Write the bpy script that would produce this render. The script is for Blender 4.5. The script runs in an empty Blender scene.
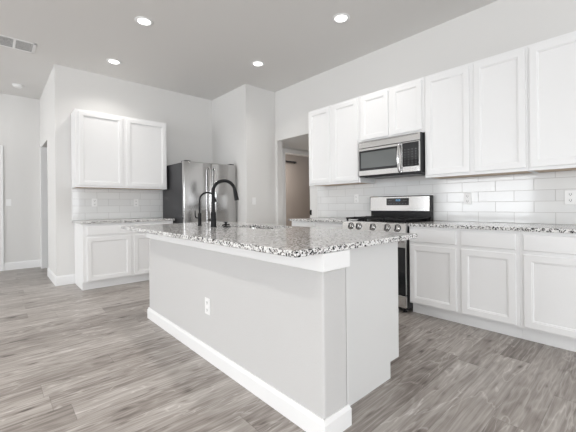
import bpy, bmesh, math, random
from mathutils import Vector, Matrix
random.seed(7)
S = bpy.context.scene
COL = S.collection
PI = math.pi

# ------------------------------------------------------------------ camera
F_PX, HORIZON, YAW, CAM_H, ROLL = 324.95, 204.77, .7356, 1.111, -.0097
s_, c_ = math.sin(YAW), math.cos(YAW)
fw = Vector((s_, c_, 0)); r0 = Vector((c_, -s_, 0)); u0 = Vector((0, 0, 1))
rt = r0 * math.cos(ROLL) + u0 * math.sin(ROLL)
up = u0 * math.cos(ROLL) - r0 * math.sin(ROLL)
cd = bpy.data.cameras.new('camera'); cam = bpy.data.objects.new('camera', cd); COL.objects.link(cam)
cd.sensor_width = 36; cd.sensor_fit = 'HORIZONTAL'
cd.lens = F_PX / 576 * 36
cd.shift_y = -(216 - HORIZON) / 576
cd.clip_start = .02
M = Matrix.Identity(4)
for i in range(3):
    M[i][0] = rt[i]; M[i][1] = up[i]; M[i][2] = -fw[i]
M[2][3] = CAM_H
cam.matrix_world = M
S.camera = cam

# ------------------------------------------------------------------ world, daylight, exposure
S.view_settings.view_transform = 'Standard'; S.view_settings.look = 'None'
S.view_settings.gamma = 1; S.view_settings.use_curve_mapping = False
S.view_settings.exposure = 0.06
w = bpy.data.worlds.new('sky'); S.world = w; w.use_nodes = True
w.node_tree.nodes['Background'].inputs[0].default_value = (.86, .93, 1, 1)
w.node_tree.nodes['Background'].inputs[1].default_value = 2.6

def area(name, loc, direction, sx, sy, power, color=(1, 1, 1)):
    l = bpy.data.lights.new(name, 'AREA'); l.shape = 'RECTANGLE'; l.size = sx; l.size_y = sy
    l.energy = power; l.color = color
    o = bpy.data.objects.new(name, l); COL.objects.link(o); o.location = loc
    o.rotation_euler = Vector(direction).to_track_quat('-Z', 'Y').to_euler()
    return o
# added area lamps give daylight through unseen windows, sized and placed for even light
DAY = (.97, .985, 1)
WX, WY = -7.5, -5.0              # inner faces of the left and rear wall
area('daylight_rear_slider', (-2.6, WY - .13, 1.31), (0, 1, 0), 3.3, 2.3, 145, DAY)
area('daylight_rear_window', (1.9, WY - .13, 1.65), (0, 1, 0), 1.5, 1.6, 56, DAY)
area('daylight_left_window', (WX - .13, 0.0, 1.5), (1, 0, 0), 2.9, 1.9, 100, DAY)
area('daylight_left_slider', (WX - .13, 4.5, 1.31), (1, 0, 0), 3.3, 2.3, 160, DAY)
area('hall_fill', (-1.2, 6.4, 3.1), (0, 0, -1), 1.2, 1.2, 9, (1, .97, .93))  # unseen lamp added to brighten the far hall wall
area('closet_fill', (4.6, 5.4, 2.38), (0, 0, -1), .25, .25, 27, (1, .95, .90))  # unseen lamp added to brighten the tan closet
area('passage_fill', (4.9, 3.7, 2.25), (0, 0, -1), .2, .2, 6, (1, .97, .93))  # unseen lamp added to lift the dark passage behind the opening
DOWNLIGHT_W, ROOM_FILL_W, DOWNLIGHT_SPREAD = 4.5, 12, 125  # room lamps are unseen ones added for ambient fill

# ------------------------------------------------------------------ materials
def nt(name):
    m = bpy.data.materials.new(name); m.use_nodes = True
    n = m.node_tree.nodes; return m, n, m.node_tree.links, n['Principled BSDF']

def flat(name, col, rough=.5, metal=0., bump=0., bscale=200., emit=0., spec=.5, coat=0.):
    m, n, l, b = nt(name)
    b.inputs['Base Color'].default_value = (*col, 1); b.inputs['Roughness'].default_value = rough
    b.inputs['Metallic'].default_value = metal; b.inputs['Specular IOR Level'].default_value = spec
    b.inputs['Coat Weight'].default_value = coat
    tc = n.new('ShaderNodeTexCoord'); no = n.new('ShaderNodeTexNoise'); no.inputs['Scale'].default_value = bscale
    no.inputs['Detail'].default_value = 3
    l.new(tc.outputs['Object'], no.inputs['Vector'])
    if bump:
        bp = n.new('ShaderNodeBump'); bp.inputs['Strength'].default_value = bump; bp.inputs['Distance'].default_value = .002
        l.new(no.outputs['Fac'], bp.inputs['Height']); l.new(bp.outputs['Normal'], b.inputs['Normal'])
    if emit:
        b.inputs['Emission Color'].default_value = (*col, 1); b.inputs['Emission Strength'].default_value = emit
    return m

def steel_mat(name, col, rough, axis):
    m, n, l, b = nt(name)
    b.inputs['Metallic'].default_value = 1
    tc = n.new('ShaderNodeTexCoord'); mp = n.new('ShaderNodeMapping'); no = n.new('ShaderNodeTexNoise')
    sc = [900, 900, 900]; sc[axis] = 6
    mp.inputs['Scale'].default_value = sc
    no.inputs['Scale'].default_value = 1; no.inputs['Detail'].default_value = 2
    l.new(tc.outputs['Object'], mp.inputs['Vector']); l.new(mp.outputs['Vector'], no.inputs['Vector'])
    r = n.new('ShaderNodeMapRange'); r.inputs['To Min'].default_value = rough - .05; r.inputs['To Max'].default_value = rough + .07
    l.new(no.outputs['Fac'], r.inputs['Value']); l.new(r.outputs['Result'], b.inputs['Roughness'])
    b.inputs['Base Color'].default_value = (*col, 1)
    return m

def mnode(n, l, op, a, b=None):
    x = n.new('ShaderNodeMath'); x.operation = op
    for i, v in enumerate((a, b)):
        if v is None: continue
        if isinstance(v, (int, float)): x.inputs[i].default_value = v
        else: l.new(v, x.inputs[i])
    return x.outputs[0]

def ramp(n, l, fac, stops, interp='LINEAR'):
    r = n.new('ShaderNodeValToRGB'); r.color_ramp.interpolation = interp
    e = r.color_ramp.elements
    while len(e) < len(stops): e.new(.5)
    for q, (p, c) in zip(e, stops):
        q.position = p; q.color = (*c, 1)
    l.new(fac, r.inputs['Fac']); return r.outputs['Color']

def plank_mat():
    m, n, l, b = nt('grey_oak_planks')
    tc = n.new('ShaderNodeTexCoord'); sp = n.new('ShaderNodeSeparateXYZ'); l.new(tc.outputs['Object'], sp.inputs[0])
    X, Y = sp.outputs[0], sp.outputs[1]
    W, L = .182, 1.24
    yr = mnode(n, l, 'DIVIDE', Y, W); row = mnode(n, l, 'FLOOR', yr); fy = mnode(n, l, 'SUBTRACT', yr, row)
    wn = n.new('ShaderNodeTexWhiteNoise'); wn.noise_dimensions = '1D'; l.new(row, wn.inputs['W'])
    xo = mnode(n, l, 'ADD', mnode(n, l, 'DIVIDE', X, L), mnode(n, l, 'MULTIPLY', wn.outputs['Value'], 7.3))
    colu = mnode(n, l, 'FLOOR', xo); fx = mnode(n, l, 'SUBTRACT', xo, colu)
    cb = n.new('ShaderNodeCombineXYZ'); l.new(row, cb.inputs[0]); l.new(colu, cb.inputs[1])
    wp = n.new('ShaderNodeTexWhiteNoise'); wp.noise_dimensions = '2D'; l.new(cb.outputs[0], wp.inputs['Vector'])
    rnd = wp.outputs['Value']
    # grain: stretched noise, shifted per plank, plus ring-like cathedral lines
    gv = n.new('ShaderNodeCombineXYZ')
    l.new(mnode(n, l, 'ADD', X, mnode(n, l, 'MULTIPLY', rnd, 31)), gv.inputs[0])
    l.new(mnode(n, l, 'ADD', Y, mnode(n, l, 'MULTIPLY', rnd, 17)), gv.inputs[1])
    def noise(sx, sy, det=4, dist=0.):
        mp = n.new('ShaderNodeMapping'); mp.inputs['Scale'].default_value = (sx, sy, 1); l.new(gv.outputs[0], mp.inputs['Vector'])
        no = n.new('ShaderNodeTexNoise'); no.inputs['Scale'].default_value = 1; no.inputs['Detail'].default_value = det
        no.inputs['Roughness'].default_value = .68; no.inputs['Distortion'].default_value = dist
        l.new(mp.outputs[0], no.inputs['Vector']); return no.outputs['Fac']
    fine = noise(2.2, 75, 6); broad = noise(.9, 11, 3, .5); blot = noise(.8, 4, 2)
    rings = mnode(n, l, 'PINGPONG', mnode(n, l, 'MULTIPLY', noise(1.1, 7.5, 2, .5), 16), 1)
    rings = mnode(n, l, 'POWER', rings, 2.2)
    knot = mnode(n, l, 'POWER', noise(6, 17, 1), 9)
    v = mnode(n, l, 'MULTIPLY', mnode(n, l, 'SUBTRACT', fine, .5), .95)
    v = mnode(n, l, 'ADD', v, mnode(n, l, 'MULTIPLY', mnode(n, l, 'SUBTRACT', broad, .5), .55))
    v = mnode(n, l, 'ADD', v, mnode(n, l, 'MULTIPLY', mnode(n, l, 'SUBTRACT', blot, .5), .4))
    v = mnode(n, l, 'ADD', v, mnode(n, l, 'MULTIPLY', mnode(n, l, 'SUBTRACT', rings, .35), .17))
    v = mnode(n, l, 'ADD', v, mnode(n, l, 'MULTIPLY', mnode(n, l, 'SUBTRACT', rnd, .5), .24))
    v = mnode(n, l, 'SUBTRACT', v, mnode(n, l, 'MULTIPLY', knot, 5))
    vn = mnode(n, l, 'ABSOLUTE', mnode(n, l, 'SUBTRACT', noise(.9, 5.5, 3, .9), .5))
    vein = mnode(n, l, 'MAXIMUM', mnode(n, l, 'SUBTRACT', 1, mnode(n, l, 'MULTIPLY', vn, 60)), 0)
    v = mnode(n, l, 'ADD', v, mnode(n, l, 'MULTIPLY', vein, .26))
    v = mnode(n, l, 'ADD', v, .515)
    col = ramp(n, l, v, [(0, (.085, .070, .060)), (.3, (.222, .193, .173)), (.55, (.362, .328, .302)), (.8, (.49, .458, .430)), (1, (.62, .592, .565))])
    # joints
    ey = mnode(n, l, 'MINIMUM', fy, mnode(n, l, 'SUBTRACT', 1, fy)); ex = mnode(n, l, 'MINIMUM', fx, mnode(n, l, 'SUBTRACT', 1, fx))
    jy = mnode(n, l, 'LESS_THAN', ey, .010); jx = mnode(n, l, 'LESS_THAN', ex, .0016)
    j = mnode(n, l, 'MAXIMUM', jy, jx)
    mx = n.new('ShaderNodeMix'); mx.data_type = 'RGBA'
    l.new(mnode(n, l, 'MULTIPLY', j, .32), mx.inputs['Factor']); l.new(col, mx.inputs['A']); mx.inputs['B'].default_value = (.10, .085, .075, 1)
    l.new(mx.outputs['Result'], b.inputs['Base Color'])
    rr = n.new('ShaderNodeMapRange'); rr.inputs['To Min'].default_value = .24; rr.inputs['To Max'].default_value = .40
    l.new(broad, rr.inputs['Value']); l.new(rr.outputs['Result'], b.inputs['Roughness'])
    bp = n.new('ShaderNodeBump'); bp.inputs['Strength'].default_value = .25; bp.inputs['Distance'].default_value = .001
    l.new(mnode(n, l, 'SUBTRACT', fine, j), bp.inputs['Height']); l.new(bp.outputs['Normal'], b.inputs['Normal'])
    return m

def granite_mat():
    m, n, l, b = nt('speckled_granite')
    tc = n.new('ShaderNodeTexCoord')
    def vor(scale, rand_stops, off):
        mp = n.new('ShaderNodeMapping'); mp.inputs['Location'].default_value = (off, off * .7, off * .3)
        l.new(tc.outputs['Object'], mp.inputs['Vector'])
        no = n.new('ShaderNodeTexNoise'); no.inputs['Scale'].default_value = scale * .7; l.new(mp.outputs[0], no.inputs['Vector'])
        ad = n.new('ShaderNodeMixRGB'); ad.blend_type = 'ADD'; ad.inputs[0].default_value = .012
        l.new(mp.outputs[0], ad.inputs[1]); l.new(no.outputs['Color'], ad.inputs[2])
        vo = n.new('ShaderNodeTexVoronoi'); vo.inputs['Scale'].default_value = scale; l.new(ad.outputs[0], vo.inputs['Vector'])
        sp = n.new('ShaderNodeSeparateColor'); l.new(vo.outputs['Color'], sp.inputs[0])
        return ramp(n, l, sp.outputs[0], rand_stops, 'CONSTANT'), sp.outputs[1]
    base, _ = vor(105, [(0, (.78, .775, .765)), (.26, (.64, .63, .62)), (.42, (.80, .795, .79)), (.70, (.44, .43, .42)), (.82, (.76, .75, .74))], 0)
    dark, k = vor(128, [(0, (.014, .018, .02)), (.45, (.09, .085, .085)), (.75, (.22, .20, .19))], 3.1)
    mx = n.new('ShaderNodeMix'); mx.data_type = 'RGBA'
    l.new(mnode(n, l, 'LESS_THAN', k, .33), mx.inputs['Factor']); l.new(base, mx.inputs['A']); l.new(dark, mx.inputs['B'])
    l.new(mx.outputs['Result'], b.inputs['Base Color'])
    b.inputs['Roughness'].default_value = .13; b.inputs['Specular IOR Level'].default_value = .55
    return m

def tile_mat(name, axes):
    m, n, l, b = nt(name)
    tc = n.new('ShaderNodeTexCoord'); sp = n.new('ShaderNodeSeparateXYZ'); l.new(tc.outputs['Object'], sp.inputs[0])
    cb = n.new('ShaderNodeCombineXYZ'); l.new(sp.outputs[axes], cb.inputs[0]); l.new(sp.outputs[2], cb.inputs[1])
    br = n.new('ShaderNodeTexBrick'); l.new(cb.outputs[0], br.inputs['Vector'])
    br.inputs['Scale'].default_value = 1; br.inputs['Brick Width'].default_value = .312; br.inputs['Row Height'].default_value = .1035
    br.inputs['Mortar Size'].default_value = .0020; br.inputs['Mortar Smooth'].default_value = .15
    br.inputs['Color1'].default_value = (.80, .805, .80, 1); br.inputs['Color2'].default_value = (.75, .755, .755, 1)
    br.inputs['Mortar'].default_value = (.53, .525, .515, 1)
    l.new(br.outputs['Color'], b.inputs['Base Color'])
    r = n.new('ShaderNodeMapRange'); r.inputs['To Min'].default_value = .10; r.inputs['To Max'].default_value = .7
    l.new(br.outputs['Fac'], r.inputs['Value']); l.new(r.outputs['Result'], b.inputs['Roughness'])
    no = n.new('ShaderNodeTexNoise'); no.inputs['Scale'].default_value = 7; l.new(tc.outputs['Object'], no.inputs['Vector'])
    bp = n.new('ShaderNodeBump'); bp.inputs['Strength'].default_value = .5; bp.inputs['Distance'].default_value = .002
    h = mnode(n, l, 'ADD', mnode(n, l, 'MULTIPLY', br.outputs['Fac'], -1), mnode(n, l, 'MULTIPLY', no.outputs['Fac'], .9))
    l.new(h, bp.inputs['Height']); l.new(bp.outputs['Normal'], b.inputs['Normal'])
    return m

WALL = flat('light_grey_wall_paint', (.745, .737, .723), .85, bump=.25, bscale=170)
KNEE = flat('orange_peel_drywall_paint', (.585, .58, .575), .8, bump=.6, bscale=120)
CEIL = flat('ceiling_paint', (.77, .76, .745), .9, bump=.2, bscale=150)
TAN = flat('tan_closet_paint', (.40, .352, .318), .85, bump=.2)
TRIM = flat('white_semigloss_trim', (.86, .86, .86), .38)
CAB = flat('white_cabinet_lacquer', (.86, .86, .86), .36, bump=.03, bscale=60)
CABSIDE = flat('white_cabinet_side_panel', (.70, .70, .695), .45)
MAPLE = flat('pale_wood_underside', (.62, .47, .34), .5, bump=.1, bscale=40)
FLOOR = plank_mat(); GRAN = granite_mat()
TILE_Y = tile_mat('white_glossy_subway_tile_range', 1); TILE_X = tile_mat('white_glossy_subway_tile_back', 0)
STEEL = steel_mat('brushed_stainless_horizontal', (.68, .675, .67), .17, 1)
STEELV = steel_mat('brushed_stainless_vertical', (.50, .495, .49), .15, 2)
CHROME = flat('polished_handle_metal', (.80, .80, .81), .12, 1)
DARKSIDE = flat('dark_grey_appliance_side', (.05, .05, .053), .45, spec=.3)
BLACK = flat('black_enamel', (.010, .010, .011), .3, spec=.3)
GLASSB = flat('black_oven_glass', (.012, .013, .015), .05, spec=.6)
MWGLASS = flat('tinted_microwave_glass', (.10, .11, .11), .06, spec=.9, coat=.6)
IRON = flat('black_cast_iron', (.014, .014, .015), .6, spec=.25, bump=.4, bscale=300)
MATTEBLK = flat('matte_black_faucet_finish', (.008, .008, .009), .45, spec=.22)
PLASTIC = flat('white_plastic', (.87, .87, .865), .32)
SLOT = flat('dark_slot', (.05, .05, .05), .6)
DUCT = flat('shadowed_duct_metal', (.06, .059, .058), .6)
DIGIT = flat('blue_display_digits', (.16, .38, .60), .4, emit=.5)
KEY = flat('grey_key_print', (.16, .16, .165), .5)
LENS = flat('lit_downlight_lens', (1, .985, .96), .4, emit=4)
RUBBER = flat('dark_grey_gasket', (.03, .03, .032), .6)

# ------------------------------------------------------------------ mesh helpers
class MB:
    def __init__(self): self.bm = bmesh.new()
    def box(self, x0, x1, y0, y1, z0, z1, bev=0., seg=2):
        b = bmesh.new()
        bmesh.ops.create_cube(b, size=1)
        for v in b.verts:
            v.co = Vector(((x0 + x1) / 2 + v.co.x * (x1 - x0), (y0 + y1) / 2 + v.co.y * (y1 - y0), (z0 + z1) / 2 + v.co.z * (z1 - z0)))
        if bev: bmesh.ops.bevel(b, geom=b.edges[:], offset=bev, segments=seg, affect='EDGES', profile=.5)
        self.merge(b); return self
    def merge(self, b):
        me = bpy.data.meshes.new('tmp'); b.to_mesh(me); b.free(); self.bm.from_mesh(me); bpy.data.meshes.remove(me)
    def quad(self, *p):
        vs = [self.bm.verts.new(q) for q in p]; self.bm.faces.new(vs); return self
    def prism(self, pts, axis, a, b_):
        """extrude a closed 2-D outline along axis from a to b_"""
        def mk(p, t):
            q = list(p); q.insert(axis, t); return q
        A = [self.bm.verts.new(mk(p, a)) for p in pts]; B = [self.bm.verts.new(mk(p, b_)) for p in pts]
        n = len(pts)
        self.bm.faces.new(A); self.bm.faces.new(B[::-1])
        for i in range(n): self.bm.faces.new((A[i], B[i], B[(i + 1) % n], A[(i + 1) % n]))
        return self
    def lathe(self, prof, centre=(0, 0, 0), axis=(0, 0, 1), n=28):
        q = Vector((0, 0, 1)).rotation_difference(Vector(axis)); c = Vector(centre)
        rings = []
        for r, z in prof:
            if r < 1e-6: rings.append([self.bm.verts.new(c + q @ Vector((0, 0, z)))])
            else: rings.append([self.bm.verts.new(c + q @ Vector((r * math.cos(2 * PI * i / n), r * math.sin(2 * PI * i / n), z))) for i in range(n)])
        for A, B in zip(rings, rings[1:]):
            for i in range(n):
                j = (i + 1) % n
                if len(A) == 1 and len(B) == 1: continue
                if len(A) == 1: self.bm.faces.new((A[0], B[i], B[j]))
                elif len(B) == 1: self.bm.faces.new((A[i], B[0], A[j]))
                else: self.bm.faces.new((A[i], B[i], B[j], A[j]))
        return self
    def tube(self, path, rad, n=14):
        path = [Vector(p) for p in path]
        rs = rad if isinstance(rad, (list, tuple)) else [rad] * len(path)
        prev = None; rings = []
        for i, p in enumerate(path):
            t = (path[min(i + 1, len(path) - 1)] - path[max(i - 1, 0)]).normalized()
            if prev is None:
                a = Vector((0, 0, 1)) if abs(t.z) < .9 else Vector((1, 0, 0)); nrm = t.cross(a).normalized()
            else: nrm = (prev - t * prev.dot(t)).normalized()
            prev = nrm; bn = t.cross(nrm)
            rings.append([self.bm.verts.new(p + (nrm * math.cos(2 * PI * k / n) + bn * math.sin(2 * PI * k / n)) * rs[i]) for k in range(n)])
        for A, B in zip(rings, rings[1:]):
            for k in range(n): self.bm.faces.new((A[k], A[(k + 1) % n], B[(k + 1) % n], B[k]))
        self.bm.faces.new(rings[0][::-1]); self.bm.faces.new(rings[-1])
        return self
    def build(self, name, mat, parent=None, smooth=False, loc=None):
        bmesh.ops.recalc_face_normals(self.bm, faces=self.bm.faces[:])
        me = bpy.data.meshes.new(name); self.bm.to_mesh(me); self.bm.free()
        me.materials.append(mat)
        if smooth:
            for p in me.polygons: p.use_smooth = True
            me.set_sharp_from_angle(angle=math.radians(40))
        o = bpy.data.objects.new(name, me); COL.objects.link(o)
        if parent: o.parent = parent
        if loc: o.location = loc
        return o

def tag(o, label, cat, group=None):
    o['label'] = label; o['category'] = cat
    if group: o['group'] = group
    return o
def thing(name, label, cat, loc=(0, 0, 0), rz=0., group=None):
    o = bpy.data.objects.new(name, None); COL.objects.link(o); o.empty_display_size = .1
    o.location = loc; o.rotation_euler = (0, 0, rz)
    return tag(o, label, cat, group)
def struct(name, mb, mat, kind='structure', **k):
    o = mb.build(name, mat, **k); o['kind'] = kind; return o
def dup(root, loc, label, rz=None):
    r = root.copy(); COL.objects.link(r); r.location = loc; r['label'] = label
    if rz is not None: r.rotation_euler = (0, 0, rz)
    for ch in list(root.children):
        c = ch.copy(); COL.objects.link(c); c.parent = r
        for g in list(ch.children):
            d = g.copy(); COL.objects.link(d); d.parent = c
    return r

# ------------------------------------------------------------------ room constants
XR, YB, XP, YP, ZC, XA, YF = 3.728, 5.571, 3.104, 4.443, 3.12, .645, 7.60
T = .12
# ------------------------------------------------------------------ room shell
struct('floor', MB().box(WX - .2, 7.4, WY - .2, YF + .2, -.12, 0), FLOOR)
struct('ceiling', MB().box(WX - .2, XR + T, WY - .2, YF + .2, ZC, ZC + .12), CEIL)
g = MB()                                                          # wall with the range: opening y 3.60..4.39, head 2.245
g.box(XR, XR + T, WY, 3.60, 0, ZC).box(XR, XR + T, 4.385, YP, 0, ZC).box(XR, XR + T, 3.60, 4.385, 2.245, ZC)
struct('wall_right', g, WALL)
struct('wall_pantry_front', MB().box(XP, XR, YP, YP + T, 0, ZC), WALL)
struct('wall_pantry_side', MB().box(XP, XP + T, YP + T, YB, 0, ZC), WALL)
struct('wall_back', MB().box(XA, XP + T, YB, YB + T, 0, ZC), WALL)
g = MB().box(XA, XA + T, YB + T, 6.50, 0, ZC).box(XA, XA + T, 6.50, 7.42, 2.20, ZC).box(XA, XA + T, 7.42, YF, 0, ZC)
struct('wall_hall', g, WALL)
g = MB().box(-1.2, .2, YF + .085, YF + T - .001, 0, 2.3).box(WX, -.98, YF, YF + T, 0, ZC).box(-.98, .02, YF, YF + T, 2.10, ZC).box(.02, 2.2, YF, YF + T, 0, ZC)
struct('wall_far', g, WALL)
struct('wall_hall_room', MB().box(2.2, 2.2 + T, YB + T, YF + T, 0, ZC), WALL)
# unseen left wall, openings enlarged for even light: window y -1.5..1.5 (z .5..2.5), slider y 2.8..6.2 (z .12..2.5)
g = MB().box(WX - T, WX, WY, -1.5, 0, ZC).box(WX - T, WX, 1.5, 2.8, 0, ZC).box(WX - T, WX, 6.2, YF, 0, ZC)
g.box(WX - T, WX, -1.5, 1.5, 0, .5).box(WX - T, WX, -1.5, 1.5, 2.5, ZC).box(WX - T, WX, 2.8, 6.2, 0, .12).box(WX - T, WX, 2.8, 6.2, 2.5, ZC)
struct('wall_left', g, WALL)
# rear wall: slider x -4.3..-.9, window x 1.1..2.7
g = MB().box(WX - T, -4.3, WY - T, WY, 0, ZC).box(-.9, 1.1, WY - T, WY, 0, ZC).box(2.7, XR + T, WY - T, WY, 0, ZC)
g.box(-4.3, -.9, WY - T, WY, 0, .12).box(-4.3, -.9, WY - T, WY, 2.5, ZC).box(1.1, 2.7, WY - T, WY, 0, .8).box(1.1, 2.7, WY - T, WY, 2.5, ZC)
struct('wall_rear', g, WALL)
def window_frame(name, horiz, a0, a1, z0, z1, pos, n):
    m = MB(); t = .05
    def bx(u0, u1, v0, v1):
        if horiz: m.box(u0, u1, pos - .07, pos - .02, v0, v1)
        else: m.box(pos - .07, pos - .02, u0, u1, v0, v1)
    bx(a0, a1, z0, z0 + t); bx(a0, a1, z1 - t, z1)
    for k in range(n + 1):
        c = a0 + t / 2 + (a1 - a0 - t) * k / n; bx(c - t / 2, c + t / 2, z0 + t, z1 - t)
    struct(name, m, TRIM)
window_frame('window_1', True, -4.3, -.9, .12, 2.5, WY, 2)
window_frame('window_2', True, 1.1, 2.7, .8, 2.5, WY, 2)
window_frame('window_3', False, -1.5, 1.5, .5, 2.5, WX, 2)
window_frame('window_4', False, 2.8, 6.2, .12, 2.5, WX, 2)

# passage and closet seen through the opening in the range wall
struct('wall_passage_back', MB().box(XR + T, 4.29, 4.83, 4.95, 0, 2.26).box(5.25, 7.3, 4.83, 4.95, 0, 2.26).box(4.29, 5.25, 4.83, 4.95, 2.145, 2.26), WALL)
struct('ceiling_passage', MB().box(XR + T, 6.0, 2.6, 4.83, 2.26, 2.36), CEIL)
struct('wall_passage_right', MB().box(5.9, 6.0, 2.6, 4.83, 0, 2.26), WALL)
struct('wall_passage_front', MB().box(XR + T, 5.9, 2.5, 2.6, 0, 2.36), WALL)
struct('wall_closet_back', MB().box(XR + T, 7.3, 5.95, 6.05, 0, 2.46), TAN)
struct('wall_closet_left', MB().box(XR + T - .1, XR + T, 4.95, 6.05, 0, 2.46), TAN)
struct('wall_closet_right', MB().box(7.2, 7.3, 4.95, 5.95, 0, 2.46), TAN)
struct('ceiling_closet', MB().box(XR + T - .1, 7.3, 4.83, 6.05, 2.46, 2.56), TAN)
g = MB().box(4.22, 4.30, 4.812, 4.832, 0, 2.15, .004).box(5.24, 5.32, 4.812, 4.832, 0, 2.15, .004).box(4.22, 5.32, 4.812, 4.832, 2.145, 2.225, .004)
struct('trim_1', g, TRIM)
r = thing('closet_rail', 'dark horizontal rail against the tan wall seen through the opening', 'rail', (5.42, 5.9, 2.155))
MB().box(-.20, .21, -.012, .012, 0, .035, .004).build('rail_bar', RUBBER, r)
for x in (-.19, .17): MB().box(x, x + .025, .013, .05, -.01, .03).build('bracket', RUBBER, r)

# baseboards: profiled boards
def sweep(m, path, prof):
    """mitred board: 2-D path on the wall face, profile (offset to the right of travel, z)"""
    P_ = [Vector(p) for p in path]; rings = []
    for i, p in enumerate(P_):
        ds = []
        if i > 0: ds.append((p - P_[i - 1]).normalized())
        if i < len(P_) - 1: ds.append((P_[i + 1] - p).normalized())
        ns = [Vector((d.y, -d.x)) for d in ds]
        k = ns[0] if len(ns) == 1 else (ns[0] + ns[1]) / (1 + ns[0].dot(ns[1]))
        rings.append([m.bm.verts.new((*(p + k * a), z)) for a, z in prof])
    n = len(prof)
    m.bm.faces.new(rings[0]); m.bm.faces.new(rings[-1][::-1])
    for A, B in zip(rings, rings[1:]):
        for k in range(n): m.bm.faces.new((A[k], B[k], B[(k + 1) % n], A[(k + 1) % n]))
    return m
def board(h=.14, t=.014): return [(.0003, .0005), (t, .0005), (t, h - .022), (t * .55, h - .008), (t * .4, h), (.0003, h)]
struct('baseboard_back', sweep(MB(), [(XA, 6.50), (XA, YB), (.860, YB)], board()), TRIM)
struct('baseboard_far', sweep(MB(), [(.127, YF), (2.2, YF)], board()), TRIM)
struct('baseboard_hall', sweep(MB(), [(WX, YF), (-1.09, YF)], board()), TRIM)
struct('baseboard_pantry', sweep(MB(), [(XP, YB), (XP, YP), (XR, YP)], board()), TRIM)
struct('baseboard_right', sweep(MB(), [(XR, 3.60), (XR, 3.45)], board()), TRIM)
struct('baseboard_left', sweep(MB(), [(WX, WY), (WX, 2.8)], board()), TRIM)
# hall door at the far left
g = MB().box(.005, .125, YF - .02, YF - .0005, 0, 2.20, .004).box(-1.085, -.965, YF - .02, YF - .0005, 0, 2.20, .004).box(-.963, .003, YF - .02, YF - .0005, 2.08, 2.20, .004)
struct('trim_2', g, TRIM)
struct('trim_3', MB().box(XA - .018, XA + T + .01, 7.335, 7.419, 0, 2.199, .003), TRIM)
d = struct('door_1', MB().box(-.975, .015, YF + .03, YF + .07, .008, 2.098, .003), TRIM)
for (x0, x1, z0, z1) in ((-.85, -.11, 1.15, 1.95), (-.85, -.11, .2, 1.0)):
    MB().box(x0, x1, YF + .022, YF + .031, z0, z1, .004).build('panel', TRIM, d)
MB().lathe([(0, 0), (.03, 0), (.03, .006), (.012, .012), (.012, .035), (.028, .045), (.03, .06), (.018, .07), (0, .072)], (-.92, YF + .03, 1.0), (0, -1, 0)).build('door_knob', MATTEBLK, d, True)

# ------------------------------------------------------------------ cabinets (local: x to the right, front towards -y, origin at floor)
def shaker(w, h, rail=.056, t=.016):
    """one door or drawer front: framed, sloped inner edge, recessed panel; lower-left-back corner at 0,0,0, front at y=-t"""
    m = MB(); c = .003
    def ring(i, y): return [(i, y, i), (w - i, y, i), (w - i, y, h - i), (i, y, h - i)]
    loops = [ring(0, 0), ring(0, -t + c), ring(c, -t)]
    if rail:
        loops += [ring(rail - .006, -t), ring(rail - .003, -t + .004), ring(rail + .003, -t + .004), ring(rail + .007, -t + .012)]
    vs = [[m.bm.verts.new(p) for p in L] for L in loops]
    for A, B in zip(vs, vs[1:]):
        for k in range(4): m.bm.faces.new((A[k], A[(k + 1) % 4], B[(k + 1) % 4], B[k]))
    m.bm.faces.new(vs[-1]); m.bm.faces.new(vs[0][::-1])
    return m

def wall_cab(label, loc, rz, w, z0, z1, depth, doors, zd0=None, zd1=None):
    t = thing('wall_cabinet', label, 'cabinet', loc, rz, 'white wall cabinets')
    m = MB().box(.001, w - .001, -depth + .018, -.002, z0 + .012, z1 - .002)
    m.box(0, w, -depth, -depth + .019, z0, z1, .0015)
    m.box(0, .016, -depth + .0195, -.002, z0, z1 - .001).box(w - .016, w, -depth + .0195, -.002, z0, z1 - .001)
    m.build('carcass', CAB, t)
    MB().box(.0165, w - .0165, -depth + .0195, -.003, z0 + .004, z0 + .0115).build('underside_panel', MAPLE, t)['label'] = 'bare pale wood underside panel'
    zd0 = z0 + .027 if zd0 is None else zd0; zd1 = z1 - .027 if zd1 is None else zd1
    for a, b in doors:
        shaker(b - a, zd1 - zd0).build('door', CAB, t, loc=(a, -depth, zd0))
    return t

def base_cab(label, loc, rz, w, depth, cols, drawers, ztop=.884, toe=.113, endpanel=0, ext=0, zd=(.125, .70), zw=(.732, .858)):
    t = thing('base_cabinet', label, 'cabinet', loc, rz, 'white base cabinets')
    m = MB().box(.0005, w - .0005, -depth + .018, -.002, toe + .001, ztop - .002).box(0, w, -depth, -depth + .019, toe - .002, ztop - .001, .0015)
    m.box(.01 if not endpanel else .0005, w - .001, -depth + .075, -.0025, .002, toe + .002)
    m.build('carcass', CAB, t)
    MB().box(0, w, -depth + .062, -depth + .0748, .001, toe - .003, .002).build('toe_kick', TRIM, t)
    for a, b in drawers:
        shaker(b - a, zw[1] - zw[0], 0).build('drawer', CAB, t, loc=(a, -depth, zw[0]))
    for a, b in cols:
        shaker(b - a, zd[1] - zd[0]).build('door', CAB, t, loc=(a, -depth, zd[0]))
    return t

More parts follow.
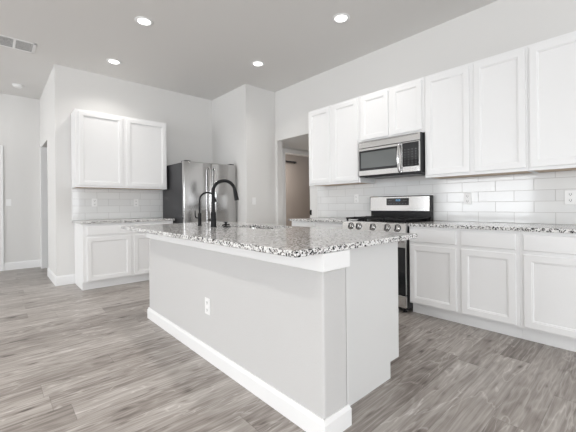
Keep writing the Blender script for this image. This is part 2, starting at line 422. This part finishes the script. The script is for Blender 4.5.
R = -PI / 2
ZU0, ZU1 = 1.382, 2.457
wall_cab('tall two-door white wall cabinet left of the microwave beside the doorway', (XR, 3.294, 0), R, .889, ZU0, ZU1, .329, [(.018, .404), (.458, .868)])
wall_cab('short two-door white wall cabinet directly above the microwave', (XR, 2.402, 0), R, .822, 1.872, ZU1, .329, [(.028, .398), (.440, .796)])
wall_cab('two-door white wall cabinet just right of the microwave', (XR, 1.578, 0), R, .8972, ZU0, ZU1, .329, [(.018, .438), (.480, .882)])
wall_cab('white wall cabinet at the right edge of the picture, above the right outlet', (XR, .680, 0), R, .895, ZU0, ZU1, .329, [(.014, .434), (.476, .878)])
base_cab('white base cabinet between the range and the doorway, behind the island', (XR, 3.372, 0), R, .945, .61, [(.02, .45), (.495, .925)], [(.02, .45), (.495, .925)])
base_cab('two-door white base cabinet just right of the range, two drawers on top', (XR, 1.619, 0), R, .9332, .61, [(.010, .451), (.495, .907)], [(.010, .451), (.495, .907)])
base_cab('white base cabinet at the right edge of the picture', (XR, .685, 0), R, .90, .61, [(.026, .44), (.48, .885)], [(.026, .44), (.48, .885)])
wall_cab('two-door white wall cabinet on the back wall left of the fridge', (.832, YB, 0), 0, 1.258, ZU0, ZU1, .329, [(.040, .600), (.652, 1.240)])
t = base_cab('white base cabinet on the back wall left of the fridge', (.862, YB, 0), 0, 1.205, .61, [(.042, .592), (.628, 1.185)], [(.042, .592), (.628, 1.185)], endpanel=1)

# ------------------------------------------------------------------ counters
def slab(name, label, x0, x1, y0, y1, z0=.884, z1=.914):
    o = MB().box(x0, x1, y0, y1, z0, z1, .004, 2).build(name, GRAN)
    return tag(o, label, 'countertop')
slab('granite_countertop', 'speckled granite countertop on the right of the range', XR - .645, XR - .002, -.24, 1.619)
slab('granite_countertop', 'short speckled granite countertop left of the range by the doorway', XR - .645, XR - .002, 2.424, 3.405)
slab('granite_countertop', 'speckled granite countertop along the back wall left of the fridge', .832, 2.082, YB - .645, YB - .002)
# tile backsplashes
def splash(label, mat, x0, x1, y0, y1, org, parts):
    o = MB().box(x0 - org[0], x1 - org[0], y0 - org[1], y1 - org[1], 0, ZU0 - .001 - .915).build('tile_backsplash', mat, loc=org)
    tag(o, label, 'backsplash')
    for p in parts:
        MB().box(*p).build('edge_trim', TRIM, o)
    return o
splash('glossy white subway tile backsplash behind the range', TILE_Y, XR - .010, XR - .001, -.24, 3.425, (XR, .08, .915), [(-.012, -.001, 3.346, 3.354, 0, .466)])
splash('white subway tile backsplash on the back wall left of the fridge', TILE_X, .84, 2.20, YB - .010, YB - .001, (.84, YB, .915), [(-.008, 0, -.012, -.001, 0, .466)])

# ------------------------------------------------------------------ island
XI, YI0, YI1, KT = 1.137, 1.0175, 3.325, .175
isl = thing('kitchen_island', 'white kitchen island with textured knee wall facing the room', 'kitchen island', (XI, YI0, 0))
L = YI1 - YI0
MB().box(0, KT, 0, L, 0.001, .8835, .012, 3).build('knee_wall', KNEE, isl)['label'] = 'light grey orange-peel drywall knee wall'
m = MB()
sweep(m, [(KT, L), (0, L), (0, 0), (KT, 0), (KT, .083)], board(.106))
m.build('baseboard', TRIM, isl)
m = sweep(MB(), [(KT, L), (0, L), (0, 0), (KT + .004, 0)], [(.0003, .797), (.016, .797), (.020, .801), (.020, .8832), (.0003, .8832)])
m.build('apron_trim', TRIM, isl)
PX1, PX2 = 1.968 - XI, 1.863 - XI       # cabinet front edge, toe-kick recess
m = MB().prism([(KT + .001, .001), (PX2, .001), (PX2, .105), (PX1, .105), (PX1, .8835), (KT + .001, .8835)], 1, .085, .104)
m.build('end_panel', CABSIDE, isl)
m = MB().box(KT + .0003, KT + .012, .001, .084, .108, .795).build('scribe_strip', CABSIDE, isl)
MB().box(KT + .001, PX1 - .002, .104, L - .05, .106, .70).box(KT + .001, PX2, .104, L - .05, .001, .106).box(KT + .001, PX1 - .002, .104, 1.0, .70, .8835).box(KT + .001, PX1 - .002, 1.75, L - .05, .70, .8835).build('carcass', CAB, isl)
for k in range(5):
    y0 = .125 + k * .42
    d = shaker(.40, .575).build('door', CAB, isl, loc=(PX1 - .002, y0, .125)); d.rotation_euler = (0, 0, PI / 2)
    d = shaker(.40, .126, 0).build('drawer', CAB, isl, loc=(PX1 - .002, y0, .732)); d.rotation_euler = (0, 0, PI / 2)

# island countertop with the sink cut out (rounded outer corners)
CX0, CX1, CY0, CY1 = .948, 2.056, 1.003, 3.575
SX0, SX1, SY0, SY1 = 1.635, 1.955, 2.06, 2.66
def rrect(x0, x1, y0, y1, r, n=5):
    out = []
    for cx, cy, a in ((x1 - r, y1 - r, 0), (x0 + r, y1 - r, 90), (x0 + r, y0 + r, 180), (x1 - r, y0 + r, 270)):
        for k in range(n + 1):
            t_ = math.radians(a + 90 * k / n); out.append((cx + r * math.cos(t_), cy + r * math.sin(t_)))
    return out
m = MB(); bm = m.bm
outer, inner = rrect(CX0, CX1, CY0, CY1, .02), rrect(SX0, SX1, SY0, SY1, .05)
cc = ((CX0 + CX1) / 2, (CY0 + CY1) / 2)
def shrink(pts, e): return [(x + (e if x < cc[0] else -e), y + (e if y < cc[1] else -e)) for x, y in pts]
lay = [(shrink(outer, .004), .884), (outer, .888), (outer, .910), (shrink(outer, .004), .914), (inner, .914), (inner, .884)]
rings = [[bm.verts.new((x, y, z)) for x, y in P_] for P_, z in lay]
n_ = len(outer)
for A, B in list(zip(rings, rings[1:])) + [(rings[-1], rings[0])]:
    for k in range(n_): bm.faces.new((A[k], A[(k + 1) % n_], B[(k + 1) % n_], B[k]))
tag(m.build('granite_countertop', GRAN), 'large speckled granite countertop on the island with sink cut-out', 'countertop')

# undermount sink
sk = thing('kitchen_sink', 'stainless undermount sink in the island countertop', 'sink', ((SX0 + SX1) / 2, (SY0 + SY1) / 2, .70))
m = MB(); bm = m.bm
hx, hy = (SX1 - SX0) / 2, (SY1 - SY0) / 2
lay = [(rrect(-hx - .015, hx + .015, -hy - .015, hy + .015, .06), .1835), (rrect(-hx - .003, hx + .003, -hy - .003, hy + .003, .052), .1835), (rrect(-hx + .008, hx - .008, -hy + .008, hy - .008, .05), .02), (rrect(-hx + .03, hx - .03, -hy + .03, hy - .03, .04), .006)]
rings = [[bm.verts.new((x, y, z)) for x, y in P_] for P_, z in lay]
for A, B in zip(rings, rings[1:]):
    for k in range(n_): bm.faces.new((A[k], A[(k + 1) % n_], B[(k + 1) % n_], B[k]))
bm.faces.new(rings[-1])
m.build('basin', STEEL, sk, True)
MB().lathe([(0, .008), (.02, .008), (.042, .012), (.045, .007), (.03, .006)], (0, 0, 0)).build('drain', CHROME, sk, True)

# faucets
def arc_path(base_z, h, reach, ang, drop, n=18):
    r_ = reach / 2; ca, sa = math.cos(ang), math.sin(ang)
    P_ = [(0, 0, base_z), (0, 0, base_z + (h - r_ - base_z) * .5), (0, 0, h - r_)]
    for k in range(1, n + 1):
        t_ = PI * k / n * (170 / 180); x = r_ - r_ * math.cos(t_); z = h - r_ + r_ * math.sin(t_)
        P_.append((x * ca, x * sa, z))
    x, z = P_[-1][0] / ca, P_[-1][2]
    P_.append(((x + drop * .10) * ca, (x + drop * .10) * sa, z - drop * .55)); P_.append(((x + drop * .18) * ca, (x + drop * .18) * sa, z - drop))
    return P_
fa = thing('kitchen_faucet', 'tall matte black gooseneck faucet on the island', 'faucet', (1.49, 2.666, .9145))
MB().lathe([(0, 0), (.030, 0), (.030, .006), (.026, .01), (.025, .13), (.020, .138), (0, .14)]).build('faucet_body', MATTEBLK, fa, True)
P_ = arc_path(.13, .425, .200, math.radians(-22), .10)
MB().tube(P_[:-2], .0155).build('spout', MATTEBLK, fa, True)
MB().tube(P_[-3:], [.0165, .020, .021]).build('spray_head', MATTEBLK, fa, True)
MB().tube([(.0, .018, .062), (-.004, .05, .062), (-.006, .066, .066)], [.012, .012, .010]).build('handle', MATTEBLK, fa, True)
fb = thing('water_dispenser_faucet', 'small slim black filtered-water faucet left of the tall one', 'faucet', (1.49, 2.935, .9145))
MB().lathe([(0, 0), (.021, 0), (.021, .005), (.0165, .01), (.0165, .118), (.012, .125), (0, .127)]).build('faucet_body', MATTEBLK, fb, True)
MB().tube(arc_path(.12, .325, .155, math.radians(-20), .03), .0085).build('spout', MATTEBLK, fb, True)
MB().tube([(-.016, .004, .075), (-.034, .010, .08), (-.040, .012, .10), (-.041, .012, .15)], [.006, .007, .006, .005]).build('handle', MATTEBLK, fb, True)
fc = thing('sink_stopper', 'low black cross-handled fitting on the island beside the sink', 'sink fitting', (1.565, 2.575, .9145))
MB().lathe([(0, 0), (.045, 0), (.047, .003), (.03, .007), (.012, .012), (0, .013)]).build('flange', MATTEBLK, fc, True)
MB().lathe([(.010, .008), (.008, .035), (.016, .040), (.016, .047), (0, .048)]).tube([(-.045, -.015, .018), (0, 0, .026), (.045, .015, .018)], .006).build('grip', MATTEBLK, fc, True)

# ------------------------------------------------------------------ range (local: front -y, x right, width .80)
rg = thing('gas_range', 'stainless gas range with black grates and oven door', 'range', (XR, 2.414, 0), R)
W = .790
MB().box(0, W, -.640, -.03, .035, .895, .004).build('body', BLACK, rg)
for (x, y) in ((.05, -.60), (W - .05, -.60), (.05, -.09), (W - .05, -.09)):
    MB().lathe([(0, .001), (.022, .001), (.022, .01), (.014, .014), (.014, .036), (0, .036)], (x, y, 0), n=14).build('foot', BLACK, rg, True)
MB().box(.003, W - .003, -.655, -.03, .8955, .914, .005).build('cooktop', BLACK, rg)
m = MB().prism([(-.640, .800), (-.676, .800), (-.690, .812), (-.668, .905), (-.655, .914), (-.640, .914)], 0, 0, W)
pn = m.build('control_panel', STEEL, rg)
for ky in (2.293, 2.187, 2.004, 1.829, 1.712):
    kx = 2.414 - ky
    ax = Vector((0, -1, .236)).normalized(); c0 = Vector((kx, -.6785, .861))
    k = MB().lathe([(0, -.002), (.034, -.002), (.034, .004), (.030, .006), (.0285, .028), (.025, .033), (0, .034)], c0, ax, 26).build('knob', STEEL, pn, True)
    MB().lathe([(.0285, -.003), (.040, -.003), (.040, .002), (.0345, .004)], c0, ax, 26).build('knob_ring', RUBBER, k, True)
    k['label'] = 'round stainless burner knob'
    q = Vector((0, 0, 1)).rotation_difference(ax)
    mm = MB().box(-.006, .006, -.024, .024, .033, .044, .003)
    for v in mm.bm.verts: v.co = c0 + q @ v.co
    mm.build('knob_grip', RUBBER, k)
od = MB().box(.004, W - .004, -.668, -.642, .185, .792, .006).build('oven_door', STEEL, rg)
MB().box(.006, W - .006, -.674, -.6675, .188, .665, .003).build('door_glass', GLASSB, od)
MB().tube([(.05, -.722, .725), (W - .05, -.722, .725)], .0135, 16).build('door_handle', CHROME, od, True)
for x in (.075, W - .075):
    MB().tube([(x, -.664, .725), (x, -.722, .725)], .010, 12).build('handle_post', CHROME, od, True)
MB().box(.004, W - .004, -.668, -.642, .055, .178, .006).build('storage_drawer', STEEL, rg)
# backguard
MB().prism([(-.03, .914), (-.125, .914), (-.090, .945), (-.090, 1.02), (-.03, 1.02)], 0, .004, W - .004).build('backguard_base', BLACK, rg)
bg = MB().prism([(-.025, 1.02), (-.112, 1.026), (-.106, 1.195), (-.094, 1.205), (-.025, 1.205)], 0, .008, W - .012).build('backguard', STEEL, rg)
for x in (0, W - .0118): MB().box(x, x + .0078, -.108, -.025, 1.0205, 1.204, .003).build('backguard_cap', BLACK, bg)
dp = MB().box(.243, .533, -.1155, -.105, 1.092, 1.178, .002).build('display_panel', GLASSB, bg)
m = MB()
for i, x in enumerate((.372, .386, .404, .418)):      # seven-segment style clock digits
    for (a, b, c, d_) in ((0, .009, .0, .002), (0, .009, .010, .012), (0, .009, .020, .022), (0, .002, 0, .022), (.007, .009, 0, .022)):
        m.box(x + a, x + b, -.1165, -.1154, 1.142 + c, 1.142 + d_)
m.build('clock_digits', DIGIT, dp)
for i in range(7):
    MB().box(.262 + i * .038, .276 + i * .038, -.1163, -.1154, 1.108, 1.113).build('key_mark', KEY, dp)
for x in (.275, .300, .47, .495):
    MB().box(x, x + .014, -.1163, -.1154, 1.148, 1.153).build('key_mark', KEY, dp)
# burners and grates
for (x, y, rr_) in ((.15, -.50, .045), (.15, -.22, .038), (.40, -.36, .052), (.65, -.50, .05), (.65, -.22, .036)):
    MB().lathe([(0, .914), (rr_ + .015, .914), (rr_ + .012, .922), (rr_, .926), (rr_, .934), (rr_ - .006, .938), (0, .939)], (x, y, 0), n=24).build('burner', IRON, rg, True)
for gi in range(3):
    x0, x1 = .022 + gi * .255, .022 + gi * .255 + .246
    m = MB(); z0, z1 = .938, .956
    for y in (-.635, -.36, -.13):
        m.box(x0, x1, y - .007, y + .007, z0, z1, .003)
    for x in (x0 + .007, (x0 + x1) / 2, x1 - .007):
        m.box(x - .007, x + .007, -.635, -.13, z0, z1, .003)
    for y in (-.50, -.245):
        m.box(x0 + .012, x0 + .085, y - .005, y + .005, z0 + .003, z1 + .004, .002).box(x1 - .085, x1 - .012, y - .005, y + .005, z0 + .003, z1 + .004, .002)
    for x in (x0 + .012, x1 - .012):
        for y in (-.625, -.14): m.box(x - .009, x + .009, y - .009, y + .009, .9142, z0 + .004, .002)
    m.build('grate', IRON, rg)

# ------------------------------------------------------------------ microwave
mwv = thing('microwave', 'stainless over-the-range microwave under the short wall cabinet', 'microwave', (XR, 2.372, 0), R)
W = .776; z0, z1 = 1.440, 1.868; fd = -.41
MB().box(0, W, -.385, -.012, z0, z1, .003).build('body', DARKSIDE, mwv)
MB().box(.002, W - .002, -.395, -.384, z0 - .004, z0 + .02).box(.06, W - .06, -.36, -.08, z0 - .010, z0 + .001).build('underside_grille', BLACK, mwv)
vg = MB().box(.002, W - .004, fd, -.3855, 1.783, z1 - .002, .004).build('vent_panel', STEEL, mwv)
m = MB()
for k in range(3): m.box(.02, W - .02, fd - .0012, fd + .002, 1.846 + k * .006, 1.848 + k * .006)
m.build('vent_slot', DUCT, vg)
md = MB().box(.002, .572, fd, -.3855, 1.452, 1.779, .004).build('door', STEEL, mwv)
MB().box(.012, .538, fd - .003, fd + .002, 1.512, 1.752, .003).build('door_frame_glass', GLASSB, md)
MB().box(.040, .508, fd - .0042, fd - .0028, 1.540, 1.728, .001).build('window', MWGLASS, md)
P_ = [(.548, fd - .002, 1.770)] + [(.548, fd - .018 - .030 * math.sin(PI * k / 10), 1.762 - .290 * k / 10) for k in range(11)] + [(.548, fd - .002, 1.464)]
MB().tube(P_, .0125, 14).build('handle', CHROME, md, True)
cp = MB().box(.576, W - .004, fd, -.3855, 1.452, 1.779, .004).build('control_panel', STEEL, mwv)
kp = MB().box(.582, W - .012, fd - .003, fd + .001, 1.512, 1.770, .002).build('keypad', GLASSB, cp)
for i in range(4):
    for j in range(7):
        MB().box(.603 + i * .041, .603 + i * .041 + .014, fd - .0038, fd - .0028, 1.530 + j * .027, 1.535 + j * .027).build('key_mark', KEY, kp)

# ------------------------------------------------------------------ fridge
fr = thing('french_door_fridge', 'tall stainless french door fridge with dark grey sides', 'refrigerator', (2.132, YB, 0))
W = .938; fy0 = -(YB - 4.705)
MB().box(0, W, fy0 + .075, -.04, .03, 1.778, .006).build('cabinet_body', DARKSIDE, fr)
MB().box(.03, W - .03, fy0 + .09, -.06, .002, .03).build('base_grille', BLACK, fr)
for a, b, hx_ in ((.002, W / 2 - .003, W / 2 - .045), (W / 2 + .003, W - .002, W / 2 + .045)):
    dr = MB().box(a, b, fy0, fy0 + .068, .74, 1.795, .014, 4).build('door', STEELV, fr, True)
    MB().tube([(hx_, fy0 - .012, .79), (hx_, fy0 - .045, .83), (hx_, fy0 - .052, 1.25), (hx_, fy0 - .045, 1.68), (hx_, fy0 - .012, 1.72)], .0145, 12).build('handle', CHROME, dr, True)
MB().box(.006, W - .006, fy0 + .0685, fy0 + .0745, .05, 1.78).build('door_gasket', RUBBER, fr)
fz = MB().box(.002, W - .002, fy0, fy0 + .068, .06, .732, .014, 4).build('freezer_drawer', STEELV, fr, True)
MB().tube([(.10, fy0 - .0, .655), (.12, fy0 - .05, .655), (W - .12, fy0 - .05, .655), (W - .10, fy0 - .0, .655)], .0125, 12).build('handle', CHROME, fz, True)
for x in (.03, W - .12):
    MB().box(x, x + .09, fy0 + .01, fy0 + .16, 1.7955, 1.808, .006).build('hinge_cover', RUBBER, fr)

# ------------------------------------------------------------------ recessed ceiling lights
def downlight(loc, label):
    t = thing('recessed_light', label, 'ceiling light', loc, 0, 'lit recessed ceiling lights')
    MB().lathe([(.064, -.004), (.070, -.010), (.088, -.008), (.094, -.0005), (.064, -.0005)], n=40).build('trim_ring', TRIM, t, True)
    MB().lathe([(0, -.006), (.040, -.0058), (.064, -.004), (.064, -.001), (0, -.001)], n=40).build('lens', LENS, t, True)
    return t
spots = [((1.222, 3.65), 'lit recessed ceiling light, upper left of the picture above the island'),
         ((2.79, 2.202), 'lit recessed ceiling light nearest the wall cabinets, top right'),
         ((1.248, 4.944), 'lit recessed ceiling light above the back wall cabinet'),
         ((2.793, 3.692), 'lit recessed ceiling light in front of the pantry corner, right of centre')]
first = None
for (x, y), lab in spots:
    if first is None: first = downlight((x, y, ZC), lab)
    else: dup(first, (x, y, ZC), lab)
for i, (x, y) in enumerate([s[0] for s in spots] + [(1.222, 2.202), (-.8, 2.6), (-.8, .2), (-.8, -2.4), (-3.2, 2.6), (-3.2, .2), (-3.2, -2.4), (-5.6, 2.6), (-5.6, .2)]):
    l = bpy.data.lights.new('downlight_near' if i < 5 else 'room_fill', 'AREA'); l.shape = 'DISK'; l.size = .12; l.energy = DOWNLIGHT_W if i < 5 else ROOM_FILL_W; l.spread = math.radians(DOWNLIGHT_SPREAD); l.color = (1, .965, .92)
    o = bpy.data.objects.new(l.name, l); COL.objects.link(o); o.location = (x, y, ZC - .012)
# room lamps outside the picture are added as fill and have no bodies

# ------------------------------------------------------------------ ceiling register, smoke detector
vt = thing('ceiling_vent', 'white ceiling air register at the upper left', 'vent', (.20, 5.185, ZC))
hw, hd = .205, .165
m = MB().box(-hw, hw, -hd, -hd + .03, -.008, -.0005, .003).box(-hw, hw, hd - .03, hd, -.008, -.0005, .003)
m.box(-hw, -hw + .03, -hd, hd, -.008, -.0005, .003).box(hw - .03, hw, -hd, hd, -.008, -.0005, .003).box(-.012, .012, -hd + .03, hd - .03, -.008, -.0005, .003)
m.build('frame', PLASTIC, vt)
MB().box(-hw + .03, hw - .03, -hd + .03, hd - .03, -.0025, -.0008).build('duct_shade_plate', DUCT, vt)  # flat plate; the shade inside the duct is put into its dark colour
m = MB()
for x0, x1 in ((-hw + .03, -.012), (.012, hw - .03)):
    for k in range(9):
        y = -hd + .042 + k * .0278
        m.prism([(y + .010, -.0058), (y + .0085, -.0068), (y + .001, -.0048), (y + .002, -.0038)], 0, x0, x1)
m.build('louvre_blades', PLASTIC, vt)
sd = thing('smoke_detector', 'small white round smoke detector on the hall ceiling', 'smoke detector', (.305, 6.92, ZC))
MB().lathe([(0, -.0005), (.072, -.0005), (.074, -.010), (.066, -.014)], n=32).build('mounting_plate', PLASTIC, sd, True)
MB().lathe([(.064, -.012), (.062, -.030), (.045, -.042), (.02, -.045), (0, -.045)], n=32).build('cover', PLASTIC, sd, True)

# ------------------------------------------------------------------ outlets and switches (local: face -y)
def outlet(label, loc, rz, w=.072, h=.118):
    t = thing('wall_outlet', label, 'outlet', loc, rz, 'white wall outlets')
    MB().box(-w / 2, w / 2, -.006, -.0003, -h / 2, h / 2, .002).build('cover_plate', PLASTIC, t)
    for z in (-.026, .026):
        f_ = MB().box(-.017, .017, -.0085, -.0055, z - .017, z + .017, .0015).build('socket', PLASTIC, t)
        MB().box(-.009, -.006, -.0089, -.0083, z - .006, z + .008).box(.006, .009, -.0089, -.0083, z - .006, z + .008).box(-.003, .003, -.0089, -.0083, z - .013, z - .008).build('slots', SLOT, f_)
    return t
def switch(label, loc, rz, gang=1):
    t = thing('light_switch', label, 'light switch', loc, rz, 'white light switches')
    w = .072 + .046 * (gang - 1)
    MB().box(-w / 2, w / 2, -.006, -.0003, -.06, .06, .002).build('cover_plate', PLASTIC, t)
    for k in range(gang):
        x = (k - (gang - 1) / 2) * .046
        MB().prism([(-.0055, -.033), (-.0075, -.033), (-.011, .033), (-.0055, .033)], 0, x - .0165, x + .0165).build('rocker', PLASTIC, t)
    return t
xt = XR - .010
outlet('white outlet on the tiles left of the range, under the left wall cabinet', (xt, 2.694, 1.185), R)
outlet('white outlet on the tiles just right of the range', (xt, 1.274, 1.157), R)
outlet('white outlet on the tiles at the right edge of the picture', (xt, .446, 1.152), R, .078, .125)
outlet('white outlet low on the island knee wall', (XI, 2.125, .388), R)
outlet('white outlet on the back wall tiles, left of the two', (1.119, YB - .010, 1.173), 0)
outlet('white outlet on the back wall tiles nearer the fridge', (1.709, YB - .010, 1.168), 0)
switch('white light switch on the pantry corner wall left of the doorway', (3.249, YP, 1.18), 0)
switch('white light switch on the far hall wall', (.195, YF, 1.20), 0, 1)
st = thing('door_strike', 'small black latch plate on the doorway edge by the left countertop', 'latch', (XR, 3.578, .985), R)
MB().box(-.018, .018, -.004, -.0003, -.042, .042, .001).build('plate', MATTEBLK, st)
MB().box(-.017, -.007, -.014, -.003, -.022, .022, .002).build('lip', MATTEBLK, st)
